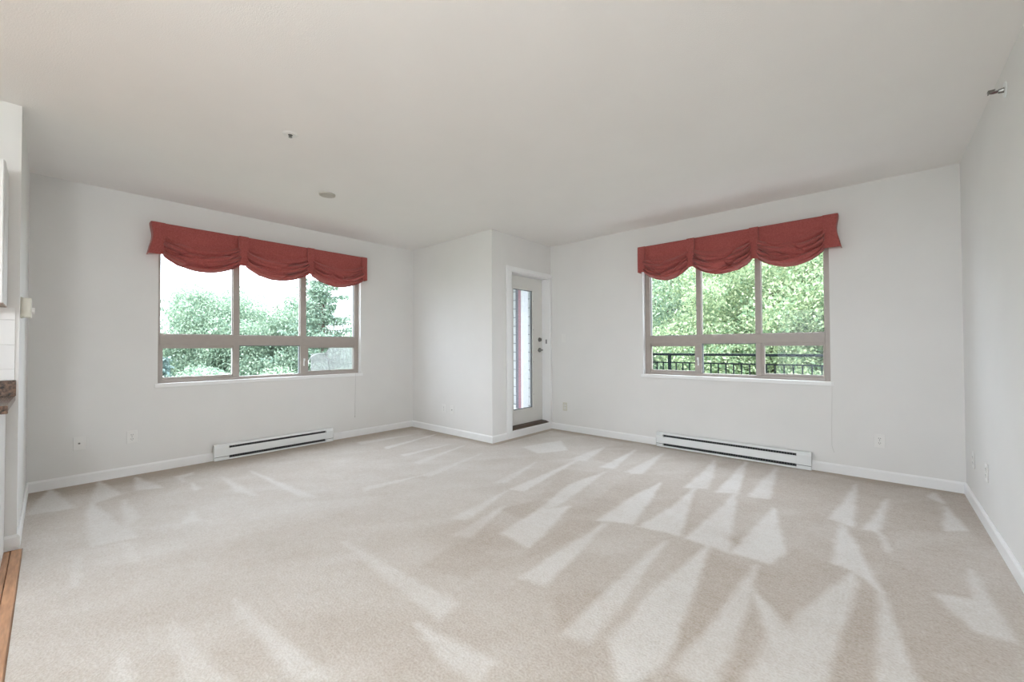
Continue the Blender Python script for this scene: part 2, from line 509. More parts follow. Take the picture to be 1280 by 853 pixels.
def poly_cover(px, py, poly, soft):
    inside = np.zeros(px.shape, bool)
    dist = np.full(px.shape, 9.0)
    n = len(poly)
    for i in range(n):
        a, b = poly[i], poly[(i + 1) % n]
        c = ((a[1] > py) != (b[1] > py)) & (px < (b[0] - a[0]) * (py - a[1]) / (b[1] - a[1] + 1e-12) + a[0])
        inside ^= c
        dist = np.minimum(dist, seg_dist(px, py, a, b))
    sd = np.where(inside, dist, -dist)
    return np.clip(sd / soft + 0.75, 0, 1)

def vnoise(px, py, cell, seed):
    g = np.random.default_rng(seed).random((96, 96))
    x = px / cell + 40; y = py / cell + 40
    i = np.floor(x).astype(int); j = np.floor(y).astype(int)
    fx = x - i; fy = y - j
    fx = fx * fx * (3 - 2 * fx); fy = fy * fy * (3 - 2 * fy)
    G = lambda a, b: g[a % 96, b % 96]
    return (G(i, j) * (1 - fx) + G(i + 1, j) * fx) * (1 - fy) + (G(i, j + 1) * (1 - fx) + G(i + 1, j + 1) * fx) * fy

def make_carpet():
    st = 0.0125
    xs = np.arange(XA - 0.01, XE + 0.02, st)
    ys = np.arange(-0.135, YD + 0.02, st)
    gx, gy = np.meshgrid(xs, ys, indexing='ij')
    wob = 0.014 * (vnoise(gx, gy, 0.05, 3) - 0.5)
    px, py = gx + wob, gy + 0.014 * (vnoise(gx, gy, 0.05, 4) - 0.5)
    # lie of the pile: trodden and darker to the right and along the walls, brushed lighter mid-left
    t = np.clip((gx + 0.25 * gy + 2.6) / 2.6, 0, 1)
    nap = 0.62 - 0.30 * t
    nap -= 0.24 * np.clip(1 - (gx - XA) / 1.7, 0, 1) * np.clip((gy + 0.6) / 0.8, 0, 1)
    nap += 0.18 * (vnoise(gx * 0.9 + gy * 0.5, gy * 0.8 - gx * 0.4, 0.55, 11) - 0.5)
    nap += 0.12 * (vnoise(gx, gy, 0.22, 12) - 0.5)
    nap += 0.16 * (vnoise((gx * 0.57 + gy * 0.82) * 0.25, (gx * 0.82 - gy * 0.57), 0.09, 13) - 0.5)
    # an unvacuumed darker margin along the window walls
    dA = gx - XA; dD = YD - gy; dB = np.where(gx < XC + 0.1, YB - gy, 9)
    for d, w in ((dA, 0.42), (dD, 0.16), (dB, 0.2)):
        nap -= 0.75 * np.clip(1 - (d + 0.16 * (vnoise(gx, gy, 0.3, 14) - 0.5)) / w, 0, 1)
    # panel edges where one pass of the vacuum met the next
    for k, poly in enumerate(NAP_DARK + NAP_MARKS):
        cx = [p[0] for p in poly]; cy = [p[1] for p in poly]
        i0, i1 = np.searchsorted(xs, [min(cx) - 0.1, max(cx) + 0.1])
        j0, j1 = np.searchsorted(ys, [min(cy) - 0.1, max(cy) + 0.1])
        if i1 <= i0 or j1 <= j0:
            continue
        sl = (slice(i0, i1), slice(j0, j1))
        c = poly_cover(px[sl], py[sl], poly, 0.035)
        dark = k < len(NAP_DARK)
        target = (0.20 if dark else 0.88) + 0.05 * math.sin(k * 2.3)
        w = (0.6 if dark else 0.95) * c * (0.85 + 0.3 * vnoise(px[sl], py[sl], 0.12, 60 + k))
        w = np.clip(w, 0, 1)
        nap[sl] = nap[sl] * (1 - w) + target * w
    for sx, sy, r in ((-0.64, 2.72, 0.05), (-0.30, 2.05, 0.06), (-1.9, 1.75, 0.22), (-2.75, 0.9, 0.25)):
        nap -= 0.22 * np.exp(-((gx - sx) ** 2 + (gy - sy) ** 2) / r ** 2)
    nx, ny = gx.shape
    z = 0.0012 * (vnoise(gx, gy, 0.02, 21) - 0.5) + 0.0
    verts = np.stack([gx, gy, z], -1).reshape(-1, 3)
    idx = np.arange(nx * ny).reshape(nx, ny)
    q = np.stack([idx[:-1, :-1], idx[1:, :-1], idx[1:, 1:], idx[:-1, 1:]], -1).reshape(-1, 4)
    c = verts[q].mean(1)
    keep = ~((c[:, 0] > XN + 0.02) & (c[:, 1] < -0.10)) & ~((c[:, 0] < XC - 0.03) & (c[:, 1] > YB + 0.03))
    q = q[keep]
    me = bpy.data.meshes.new('floor')
    me.vertices.add(len(verts)); me.vertices.foreach_set('co', verts.astype(np.float32).ravel())
    me.loops.add(q.size); me.loops.foreach_set('vertex_index', q.astype(np.int32).ravel())
    me.polygons.add(len(q)); me.polygons.foreach_set('loop_start', np.arange(0, q.size, 4, dtype=np.int32))
    me.update(calc_edges=True)
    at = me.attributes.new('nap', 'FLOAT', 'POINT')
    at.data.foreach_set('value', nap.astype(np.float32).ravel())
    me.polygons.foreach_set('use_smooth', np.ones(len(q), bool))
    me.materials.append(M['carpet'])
    o = bpy.data.objects.new('floor', me)
    COL.objects.link(o); ORG[o] = Vector((0, 0, 0))
    struct(o)
    sub = bx('underlay', 'wood_dark', o, XA - 0.02, XE + 0.02, YR, YD + 0.02, -0.16, -0.012)
    # dining end of the room behind the camera, same carpet
    MB().box(-1.2, XE + 0.01, YR, -0.10, -0.010, 0.0).build('carpet_rear', 'carpet', o)
    return o
make_carpet()

# kitchen wood floor: planks one by one where they show
kf = struct(empty('floor_kitchen', (-2.5, -0.5, -0.012)))
y = -0.141
row = 0
while y > -0.75:
    x = XN + (0.0 if row % 2 else -0.4)
    while x < -1.2:
        x1 = min(x + 0.9, -1.2); x0 = max(x, XN)
        if x1 - x0 > 0.05:
            bx('plank', 'wood', kf, x0 + 0.001, x1 - 0.001, y - 0.078, y - 0.004, -0.012, -0.003, bevel=0.0015)
        x += 0.9
    y -= 0.079; row += 1
bx('plank_field', 'wood', kf, XN, -1.2, YR, y - 0.002, -0.012, -0.003)
MB().prism([(-0.143, -0.006), (-0.139, 0.004), (-0.104, 0.004), (-0.098, -0.004)], 0, XN + 0.03, -1.2).build('transition_strip', 'wood', kf)

# ------------------------------------------------------------------ baseboards
def baseboard(name, P, s0, s1):
    t, h = 0.013, 0.086
    m = MB(P).prism([(0, 0), (t, 0), (t, h - 0.014), (t * 0.45, h), (0, h)], 0, s0, s1)
    return struct(m.build(name, 'trim'))
baseboard('baseboard_left', PA, YF, 1.128)
baseboard('baseboard_left', PA, 2.368, YB)
baseboard('baseboard_corner', PB, XA, XC + 0.013)
baseboard('baseboard_door', PC, YB, YD)
baseboard('baseboard_back', PD, XC, -1.950)
baseboard('baseboard_back', PD, -0.464, XE)
baseboard('baseboard_right', PEw, YR, YD)
baseboard('baseboard_kitchen', PF, XA, XN + 0.013)
mb = MB()
mb.pts([(XN, -0.168, 0), (XN + 0.013, -0.168, 0), (XN + 0.013, -0.168, 0.072), (XN + 0.006, -0.168, 0.086), (XN, -0.168, 0.086),
        (XN, YF, 0), (XN + 0.013, YF, 0), (XN + 0.013, YF, 0.072), (XN + 0.006, YF, 0.086), (XN, YF, 0.086)],
       [(0, 1, 2, 3, 4), (9, 8, 7, 6, 5), (0, 5, 6, 1), (1, 6, 7, 2), (2, 7, 8, 3), (3, 8, 9, 4), (4, 9, 5, 0)])
struct(mb.build('baseboard_kitchen', 'trim'))

# ------------------------------------------------------------------ windows
def window(name, P, op, mull, tz, sash_pad, hook, fl, fr):
    s0, s1, z0, z1 = op
    w = struct(empty(name, P((s0 + s1) / 2, -0.07, z0)))
    fw = 0.036
    dF, dB = -0.065, -0.135
    zb = z0 + 0.032
    bev = 0.003
    bx('frame_jamb', 'taupe', w, s0, s0 + fl, dB, dF, z0, z1, P=P, bevel=bev)
    bx('frame_jamb', 'taupe', w, s1 - fr, s1, dB, dF, z0, z1, P=P, bevel=bev)
    bx('frame_head', 'taupe', w, s0 + fl, s1 - fr, dB, dF, z1 - fw, z1, P=P, bevel=bev)
    bx('frame_sill', 'taupe', w, s0 + fl, s1 - fr, dB, dF, z0, zb, P=P, bevel=bev)
    for a, b in mull:
        bx('mullion', 'taupe', w, a, b, dB, dF, tz[1], z1 - fw, P=P, bevel=bev)
        bx('mullion', 'taupe', w, a, b, dB, dF - 0.004, zb, tz[0], P=P, bevel=bev)
    bx('transom', 'taupe', w, s0 + fl, s1 - fr, dB, dF + 0.002, tz[0], tz[1], P=P, bevel=bev)
    edges = [s0 + fl, mull[0][0], mull[0][1], mull[1][0], mull[1][1], s1 - fr]
    for k in range(3):
        a, b = edges[2 * k], edges[2 * k + 1]
        bx('pane', 'glass', w, a, b, -0.104, -0.100, tz[1], z1 - fw, P=P)
        # thin glazing bead around each fixed pane
        g = MB(P)
        q = 0.006
        g.box(a, a + q, -0.100, -0.085, tz[1], z1 - fw).box(b - q, b, -0.100, -0.085, tz[1], z1 - fw).box(a + q, b - q, -0.100, -0.085, tz[1], tz[1] + q)
        g.build('glazing_bead', 'gasket' if (k == 0 and name == 'window_2') or (k == 2 and name == 'window_1') else 'taupe', w)
        if k == 1:
            bx('pane', 'glass', w, a, b, -0.124, -0.120, zb, tz[0], P=P)
            g = MB(P).box(a, a + 0.008, -0.12, -0.09, zb, tz[0]).box(b - 0.008, b, -0.12, -0.09, zb, tz[0]).box(a + .008, b - .008, -0.12, -0.09, tz[0] - 0.008, tz[0])
            g.build('gasket', 'gasket', w)
        else:
            p0, p1 = sash_pad[0 if k == 0 else 1]
            m = MB(P)
            m.box(a, a + p0, -0.108, -0.074, zb, tz[0]).box(b - p1, b, -0.108, -0.074, zb, tz[0])
            m.box(a + p0, b - p1, -0.108, -0.074, tz[0] - 0.030, tz[0]).box(a + p0, b - p1, -0.108, -0.074, zb, zb + 0.024)
            s = m.build('sash', 'taupe', w, bevel=0.002)
            MB(P).box(a + p0, b - p1, -0.095, -0.091, zb + 0.024, tz[0] - 0.030).build('pane', 'glass', s)
    for hs in hook:
        m = MB(P).box(hs - 0.006, hs + 0.006, dF - 0.004, dF + 0.012, z0 + 0.12, z0 + 0.19)
        m.box(hs - 0.009, hs + 0.009, dF + 0.008, dF + 0.022, z0 + 0.18, z0 + 0.21)
        m.build('latch', 'white_metal', w, bevel=0.002)
    sb = MB(P).box(s0 + 0.002, s1 - 0.002, -0.066, 0.0, z0 - 0.02, z0 + 0.002).box(s0 - 0.024, s1 + 0.022, 0.0, 0.020, z0 - 0.034, z0 + 0.002)
    sb.build('window_sill', 'trim', w, bevel=0.003)
    return w

w1 = window('window_1', PA, WA, [(1.306, 1.366), (2.000, 2.066)], (1.191, 1.300), [(0.024, 0.004), (0.028, 0.004)], [2.040], 0.022, 0.052)
w2 = window('window_2', PD, WD, [(-1.506, -1.455), (-0.924, -0.874)], (1.189, 1.284), [(0.010, 0.022), (0.026, 0.016)], [-1.490], 0.062, 0.042)

# unseen sliding patio doors, added behind the camera to bring in more daylight
w3 = struct(empty('added_window_3', PR(-0.95, -0.08, 0.06)))
fw_ = 0.06
for a, b in ((WR[0], WR[0] + fw_), (WR[1] - fw_, WR[1]), (-0.985, -0.915)):
    bx('frame_jamb', 'taupe', w3, a, b, -0.13, -0.06, WR[2], WR[3], P=PR, bevel=0.003)
for a, b in ((WR[2], WR[2] + fw_), (WR[3] - fw_, WR[3])):
    bx('frame_rail', 'taupe', w3, WR[0] + fw_, -0.985, -0.13, -0.06, a, b, P=PR)
    bx('frame_rail', 'taupe', w3, -0.915, WR[1] - fw_, -0.13, -0.06, a, b, P=PR)
bx('pane', 'glass', w3, WR[0] + fw_, -0.985, -0.10, -0.096, WR[2] + fw_, WR[3] - fw_, P=PR)
bx('pane', 'glass', w3, -0.915, WR[1] - fw_, -0.10, -0.096, WR[2] + fw_, WR[3] - fw_, P=PR)

# torn insect screen behind the lower right sash of the left window
scr = empty('insect_screen', PA(2.37, -0.13, 0.86))
tag(scr, 'pale torn insect screen with curled edge behind lower right sash of left window', 'screen')
n_s = 26
vs, fs = [], []
for i in range(n_s):
    s = 2.175 + (2.70 - 2.175) * i / (n_s - 1)
    top = 1.085 if s < 2.33 else 1.085 + min(0.10, (s - 2.33) * 1.4)
    for j in range(10):
        z = 0.852 + (top - 0.852) * j / 9
        curl = 0.05 * max(0, 1 - (s - 2.175) / 0.10) ** 2
        vs.append((s, -0.150 - curl, z))
for i in range(n_s - 1):
    for j in range(9):
        k = i * 10 + j
        fs.append((k, k + 10, k + 11, k + 1))
sm = MB(PA).pts(vs, fs).build('screen_mesh', 'screen', scr, smooth=True)
sol = sm.modifiers.new('thickness', 'SOLIDIFY'); sol.thickness = 0.001
hoop = [(2.085 + 0.005, -0.15, 0.86), (2.095, -0.152, 0.93), (2.115, -0.154, 1.00), (2.145, -0.156, 1.05), (2.185, -0.156, 1.078), (2.24, -0.156, 1.088), (2.33, -0.154, 1.086)]
MB(PA).tube([(p[0] + 0.018, p[1], p[2]) for p in hoop], 0.006, 6).build('spline_cord', 'screen_cord', scr, smooth=True)
MB(PA).tube([(2.33, -0.152, 1.086), (2.37, -0.152, 0.99), (2.39, -0.152, 0.86)], 0.003, 6).build('spline_cord', 'screen_cord', scr, smooth=True)

# ------------------------------------------------------------------ valances
def smooth01(x):
    x = np.clip(x, 0, 1)
    return x * x * (3 - 2 * x)

def valance(P, straps, wide_end, zt, zs, zl, seed, label, group):
    rng = np.random.default_rng(seed)
    D0 = 0.10
    s0, s1 = straps[0][0], straps[-1][1]
    v = empty('window_valance', P((s0 + s1) / 2, 0.05, zs - 0.1))
    tag(v, label, 'valance', group)
    bx('mounting_board', 'board', v, s0 + 0.008, s1 - 0.008, 0.0, D0 - 0.035, zt - 0.022, zt - 0.003, P=P)
    for k in range(len(straps) - 1):
        a, b = straps[k][1] - 0.012, straps[k + 1][0] + 0.012
        nu, nt = 64, 110
        U, T = np.meshgrid(np.linspace(0, 1, nu), np.linspace(0, 1, nt), indexing='ij')
        w = np.sin(np.pi * U) ** 0.72
        skew = 0.5 + 0.5 * np.sin(np.pi * (U - 0.5))
        ze = zt - (zt - zs + 0.012) * T ** 0.9
        zm = zt - (zt - zl) * T ** 0.72
        Z = ze + (zm - ze) * w
        end = np.abs(2 * U - 1)
        amp = smooth01((T - 0.22) / 0.30)
        ph = rng.random(6) * 6.28
        warp = 0.34 * np.sin(np.pi * U + ph[0]) + 0.22 * np.sin(2 * np.pi * U + ph[1]) + 0.10 * np.sin(5 * np.pi * U + ph[5])
        pleat = lambda x: 1.0 - 2.0 * np.abs(np.sin(np.pi * x)) ** 0.55      # rounded ridges with tight valleys
        f1 = -pleat(3.1 * T + warp + ph[2])
        f2 = -pleat(6.3 * T - 0.6 * warp + 0.35 * U + ph[3])
        f3 = np.sin(2 * np.pi * (13.0 * T + 0.4 * warp) + ph[4])
        mid = 0.55 + 0.45 * np.sin(np.pi * U * 2 + ph[5])
        fold = amp * (0.034 * f1 * (0.5 + 0.45 * end) + 0.026 * f2 * (0.15 + 0.82 * end ** 1.3 + 0.25 * mid) + 0.005 * f3 * end ** 2)
        # a couple of short diagonal creases in the belly
        for q in range(3):
            cu, ct = 0.35 + 0.4 * rng.random(), 0.55 + 0.25 * rng.random()
            ang = (rng.random() - 0.3) * 1.3
            du, dt = (U - cu) * (b - a), (T - ct) * 0.4
            al = du * math.cos(ang) + dt * math.sin(ang); ac = -du * math.sin(ang) + dt * math.cos(ang)
            fold -= 0.026 * np.exp(-(al / 0.08) ** 2 - (ac / 0.009) ** 2)
        Dv = D0 - 0.005 - 0.017 * smooth01(T / 0.3) + 0.050 * w * np.sin(np.pi * np.clip((T - 0.2) / 0.85, 0, 1)) + fold
        Dv -= 0.045 * smooth01((T - 0.88) / 0.12) * (0.4 + 0.6 * w)
        Z += 0.006 * smooth01((T - 0.94) / 0.06)
        S = a + (b - a) * U
        vs = np.stack([S, Dv, Z], -1).reshape(-1, 3)
        fs = [(i * nt + j, (i + 1) * nt + j, (i + 1) * nt + j + 1, i * nt + j + 1) for i in range(nu - 1) for j in range(nt - 1)]
        o = MB(P).pts([tuple(p) for p in vs], fs).build('swag', 'fabric', v, smooth=True)
        so = o.modifiers.new('cloth', 'SOLIDIFY'); so.thickness = 0.003; so.offset = 0
    nst = len(straps)
    for k, (a, b) in enumerate(straps):
        path = [(a, D0), (b, D0)]
        if k == 0:
            path = [(a, 0.001), (a, D0 - 0.012), (a + 0.004, D0 - 0.003), (a + 0.014, D0), (b, D0), (b, D0 - 0.02)]
        elif k == nst - 1:
            path = [(a, D0 - 0.02), (a, D0), (b - 0.014, D0), (b - 0.004, D0 - 0.003), (b, D0 - 0.012), (b, 0.001)]
        else:
            path = [(a, D0 - 0.02), (a, D0 + 0.006), (b, D0 + 0.006), (b, D0 - 0.02)]
        rows = 14
        vs, fs = [], []
        ends = (k == 0) or (k == nst - 1)
        for j in range(rows):
            t = j / (rows - 1)
            z = zt + 0.002 - (zt - zs + (0.012 if not ends else 0.0)) * t
            for (s, d) in path:
                ds = 0.0
                if ends:
                    sgn = -1 if k == 0 else 1
                    outer = (s < (a + b) / 2) if k == 0 else (s > (a + b) / 2)
                    if outer and k == wide_end:
                        ds = sgn * (-0.014 * math.sin(math.pi * min(1, t / 0.8)) ** 2 + 0.020 * max(0, (t - 0.6) / 0.4) ** 1.5)
                dd = 0.004 + 0.003 * math.sin(3.1 * t + k) if d > 0.05 else 0
                if t == 0 and d > 0.05: dd -= 0.002
                vs.append((s + ds, d + dd, z))
        n = len(path)
        for j in range(rows - 1):
            for i in range(n - 1):
                fs.append((j * n + i, j * n + i + 1, (j + 1) * n + i + 1, (j + 1) * n + i))
        o = MB(P).pts(vs, fs).build('strap', 'fabric', v, smooth=False)
        so = o.modifiers.new('cloth', 'SOLIDIFY'); so.thickness = 0.004; so.offset = 0
    # flat top cloth over the board
    bx('top_cloth', 'fabric', v, s0 + 0.003, s1 - 0.003, 0.001, D0 - 0.006, zt - 0.003, zt + 0.001, P=P)
    return v

valance(PA, [(0.612, 0.712), (1.315, 1.398), (2.013, 2.089), (2.700, 2.776)], 0, 2.345, 2.045, 1.918, 5,
        'red swagged fabric valance hanging over the left window', 'red window valances')
valance(PD, [(-2.118, -2.030), (-1.543, -1.468), (-0.936, -0.860), (-0.349, -0.240)], 3, 2.340, 2.040, 1.915, 9,
        'red swagged fabric valance hanging over the right window', 'red window valances')

# pull cords below the windows
c = MB().tube([PA(2.655, 0.022, 0.83), PA(2.655, 0.016, 0.70), PA(2.653, 0.012, 0.45), PA(2.652, 0.012, 0.29)], 0.0016, 6).tube([PA(2.652, 0.012, 0.29), PA(2.652, 0.012, 0.25)], [0.002, 0.004], 8).build('pull_cord', 'cord', None, smooth=True)
tag(c, 'thin pale pull cord hanging from right end of left window sill', 'cord')
c = MB().tube([PD(-0.305, 0.022, 0.84), PD(-0.306, 0.018, 0.72), PD(-0.312, 0.014, 0.42), PD(-0.313, 0.014, 0.25), PD(-0.305, 0.016, 0.215), PD(-0.296, 0.018, 0.19)], 0.0018, 6).build('pull_cord', 'cord', None, smooth=True)
tag(c, 'thin pale pull cord hanging from right end of right window sill', 'cord')

# ------------------------------------------------------------------ balcony door
d1 = struct(empty('door_1', (XC, 4.30, 0.09)))
y0, y1, z0, z1 = DO
bx('casing', 'trim', d1, XC, XC + 0.018, y0 - 0.100, y0 - 0.012, 0.072, z1 + 0.0, bevel=0.004)
bx('casing', 'trim', d1, XC, XC + 0.018, y1 + 0.002, YD - 0.001, 0.086, z1 + 0.0, bevel=0.003)
bx('casing_head', 'trim', d1, XC, XC + 0.022, y0 - 0.105, YD - 0.001, z1 + 0.0, z1 + 0.055, bevel=0.004)
jd = 0.155
bx('jamb', 'trim', d1, XC - jd, XC + 0.004, y0 - 0.011, y0 + 0.012, z0, z1, bevel=0.002)
bx('jamb', 'trim', d1, XC - jd, XC + 0.004, y1 - 0.004, y1 + 0.0015, z0, z1, bevel=0.001)
bx('jamb_head', 'trim', d1, XC - jd, XC + 0.004, y0 + 0.012, y1 - 0.004, z1 - 0.012, z1, bevel=0.002)
xs1 = XC - 0.117                # inner face of the slab
ya, yb = y0 + 0.016, y1 - 0.012
zb, zt_ = 0.122, z1 - 0.016
gy0, gy1, gz0, gz1 = 4.05, 4.468, 0.315, 1.945
gy0 = ya + 0.135
slab = MB().box(xs1 - 0.042, xs1, ya, gy0, zb, zt_).box(xs1 - 0.042, xs1, gy1, yb, zb, zt_)
slab.box(xs1 - 0.042, xs1, gy0, gy1, zb, gz0).box(xs1 - 0.042, xs1, gy0, gy1, gz1, zt_)
sl = slab.build('door_slab', 'door', d1)
fr = MB()
e = 0.030
fr.box(xs1 - 0.002, xs1 + 0.012, gy0 - e, gy0 + 0.006, gz0 - e, gz1 + e).box(xs1 - 0.002, xs1 + 0.012, gy1 - 0.006, gy1 + e, gz0 - e, gz1 + e)
fr.box(xs1 - 0.002, xs1 + 0.012, gy0, gy1, gz0 - e, gz0 + 0.006).box(xs1 - 0.002, xs1 + 0.012, gy0, gy1, gz1 - 0.006, gz1 + e)
fr.build('lite_frame', 'door', sl, bevel=0.004)
g = MB()
g.box(xs1 - 0.03, xs1 - 0.003, gy0, gy0 + 0.012, gz0, gz1).box(xs1 - 0.03, xs1 - 0.003, gy1 - 0.016, gy1, gz0, gz1)
g.box(xs1 - 0.03, xs1 - 0.003, gy0, gy1, gz0, gz0 + 0.014).box(xs1 - 0.03, xs1 - 0.003, gy0, gy1, gz1 - 0.012, gz1)
g.build('gasket', 'gasket', sl)
bx('pane', 'glass', sl, xs1 - 0.022, xs1 - 0.017, gy0 + 0.01, gy1 - 0.01, gz0 + 0.01, gz1 - 0.01)
for sz in (0.5, 0.95, 1.4, 1.8):
    MB().disc((xs1 + 0.012, gy1 + 0.012, sz), 0, 0.005, 0.004, 0, 0.002, 10).build('screw_cap', 'gasket', sl)
# hardware
hy = yb - 0.062
MB().disc((xs1, hy, 1.262), 0, 0.031, 0.028, 0, 0.012).disc((xs1 + 0.012, hy, 1.262), 0, 0.012, 0.010, 0, 0.010, 12).box(xs1 + 0.02, xs1 + 0.036, hy - 0.005, hy + 0.005, 1.244, 1.280).build('deadbolt', 'chrome', sl, smooth=False)
MB().disc((xs1, hy, 1.115), 0, 0.033, 0.030, 0, 0.012).disc((xs1 + 0.012, hy, 1.115), 0, 0.012, 0.012, 0, 0.036, 14).tube([(xs1 + 0.046, hy + 0.008, 1.115), (xs1 + 0.050, hy - 0.04, 1.114), (xs1 + 0.048, hy - 0.095, 1.112)], [0.011, 0.010, 0.008], 10).build('lever_handle', 'chrome', sl, smooth=False)
bx('strike_plate', 'gasket', d1, XC - 0.06, XC - 0.036, y1 - 0.006, y1 - 0.0045 + 0.001, 1.205, 1.265)
th = MB().pts([(XC - 0.16, y0 + .012, 0.086), (XC - 0.004, y0 + .012, 0.086), (XC - 0.004, y0 + .012, 0.095), (XC - 0.06, y0 + .012, 0.112), (XC - 0.16, y0 + .012, 0.116),
               (XC - 0.16, y1 - .004, 0.086), (XC - 0.004, y1 - .004, 0.086), (XC - 0.004, y1 - .004, 0.095), (XC - 0.06, y1 - .004, 0.112), (XC - 0.16, y1 - .004, 0.116)],
              [(0, 1, 2, 3, 4), (9, 8, 7, 6, 5), (0, 5, 6, 1), (1, 6, 7, 2), (2, 7, 8, 3), (3, 8, 9, 4), (4, 9, 5, 0)])
th.build('threshold', 'brown_metal', d1)
bx('sill_trim', 'trim', d1, XC - 0.004, XC + 0.016, y0 - 0.10, YD - 0.014, 0.060, 0.0925, bevel=0.003)

# ------------------------------------------------------------------ baseboard heaters
def heater(P, s0, s1, ends, label):
    h = empty('baseboard_heater', P((s0 + s1) / 2, 0.03, 0.0))
    tag(h, label, 'heater', 'electric baseboard heaters')
    H, Dp = 0.163, 0.064
    a, b = s0 + ends[0], s1 - ends[1]
    bx('back_plate', 'white_metal', h, s0, s1, 0.0145, 0.019, 0.004, H - 0.002, P=P)
    for (x0, x1) in ((s0, a), (b, s1)):
        m = MB(P)
        m.prism([(0.0145, 0.003), (Dp, 0.003), (Dp, 0.132), (0.05, H), (0.0145, H)], 0, x0, x1)
        e = m.build('end_cap', 'white_metal', h, bevel=0.002)
        bx('seam', 'slot', e, x0 + 0.002, x1 - 0.002, Dp - 0.002, Dp + 0.0006, 0.038, 0.042, P=P)
    m = MB(P).prism([(0.019, H), (0.052, H), (0.060, 0.150), (0.060, 0.143), (0.053, 0.146), (0.048, H - 0.008), (0.019, H - 0.008)], 0, a, b)
    m.build('top_hood', 'white_metal', h)
    m = MB(P).prism([(0.056, 0.048), (Dp, 0.046), (Dp, 0.112), (0.058, 0.121), (0.055, 0.119), (0.058, 0.110)], 0, a, b)
    m.build('front_panel', 'white_metal', h)
    m = MB(P).prism([(0.019, 0.003), (Dp, 0.003), (Dp, 0.018), (0.058, 0.020), (0.056, 0.008), (0.019, 0.008)], 0, a, b)
    m.build('bottom_lip', 'white_metal', h)
    bx('element', 'slot', h, a, b, 0.019, 0.034, 0.010, H - 0.010, P=P)
    m = MB(P)
    n = int((b - a) / 0.022)
    for i in range(n):
        s = a + (b - a) * (i + 0.5) / n
        m.box(s - 0.002, s + 0.002, 0.034, 0.053, 0.024, 0.135)
    f = m.build('heating_fins', 'fin', h)
    f['kind'] = 'stuff'
    return h
heater(PA, 1.118, 2.342, (0.128, 0.088), 'white electric baseboard heater under the left window')
heater(PD, -1.925, -0.462, (0.075, 0.115), 'white electric baseboard heater under the right window')

# ------------------------------------------------------------------ wall plates
def plate(P, s, z, kind, label, cat='outlet', w=0.072, h=0.116, name='wall_outlet'):
    o = empty(name, P(s, 0.0, z - h / 2))
    tag(o, label, cat)
    MB(P).prism([(s - w / 2, z - h / 2), (s + w / 2, z - h / 2), (s + w / 2, z + h / 2), (s - w / 2, z + h / 2)], 1, 0.0005, 0.0065).build('cover_plate', 'almond' if kind == 'almond' else 'plate', o, bevel=0.003)
    if kind == 'duplex' or kind == 'almond':
        for k in (-1, 1):
            zc = z + k * 0.0195
            r = MB(P).prism([(s + 0.017 * math.cos(t) * (1 if abs(math.cos(t)) < 0.99 else 1), zc + 0.0145 * math.sin(t)) for t in [2 * math.pi * i / 16 for i in range(16)]], 1, 0.006, 0.009).build('socket', 'plate', o)
            MB(P).box(s - 0.0075, s - 0.0050, 0.0088, 0.0094, zc - 0.002, zc + 0.007).box(s + 0.0050, s + 0.0075, 0.0088, 0.0094, zc - 0.002, zc + 0.007).box(s - 0.002, s + 0.002, 0.0088, 0.0094, zc - 0.010, zc - 0.006).build('slots', 'slot', r)
        MB(P).disc((s, 0.0065, z), 1, 0.003, 0.0025, 0, 0.001, 10).build('screw', 'chrome', o)
    elif kind == 'coax':
        MB(P).disc((s, 0.0065, z), 1, 0.0075, 0.006, 0, 0.008, 12).build('coax_jack', 'chrome', o)
        for k in (-1, 1):
            MB(P).disc((s, 0.0065, z + k * 0.042), 1, 0.003, 0.0025, 0, 0.001, 10).build('screw', 'plate', o)
    elif kind == 'switch':
        bx('toggle_plate', 'plate', o, s - 0.0165, s + 0.0165, 0.006, 0.0078, z - 0.033, z + 0.033, P=P)
        MB(P).prism([(0.0078, z - 0.010), (0.016, z + 0.008), (0.014, z + 0.013), (0.0078, z + 0.010)], 0, s - 0.004, s + 0.004).build('toggle', 'plate', o)
        for k in (-1, 1):
            MB(P).disc((s, 0.0065, z + k * 0.048), 1, 0.003, 0.0025, 0, 0.001, 10).build('screw', 'plate', o)
    return o
plate(PA, 0.170, 0.350, 'coax', 'white cable jack plate on left wall near the kitchen return', 'wall plate', name='cable_plate')
plate(PA, 0.503, 0.350, 'duplex', 'white duplex outlet on left wall between cable plate and heater')
plate(PD, 0.012, 0.338, 'duplex', 'white duplex outlet right of the right window pull cord')
plate(PD, -3.236, 0.330, 'almond', 'small off-white outlet on wall right beside the balcony door')
plate(PD, -3.250, 1.280, 'switch', 'off-white light switch on wall right of the balcony door', 'switch', name='light_switch')
plate(PB, -4.385, 0.330, 'duplex', 'left of two faint white plates low on the corner box wall')
plate(PB, -4.215, 0.330, 'coax', 'right of two faint white plates low on the corner box wall', 'wall plate', name='cable_plate')
plate(PEw, 4.370, 0.340, 'duplex', 'white outlet on right wall nearest the far corner')
plate(PEw, 3.905, 0.360, 'duplex', 'white outlet on right wall farther from the corner, nearer the camera')

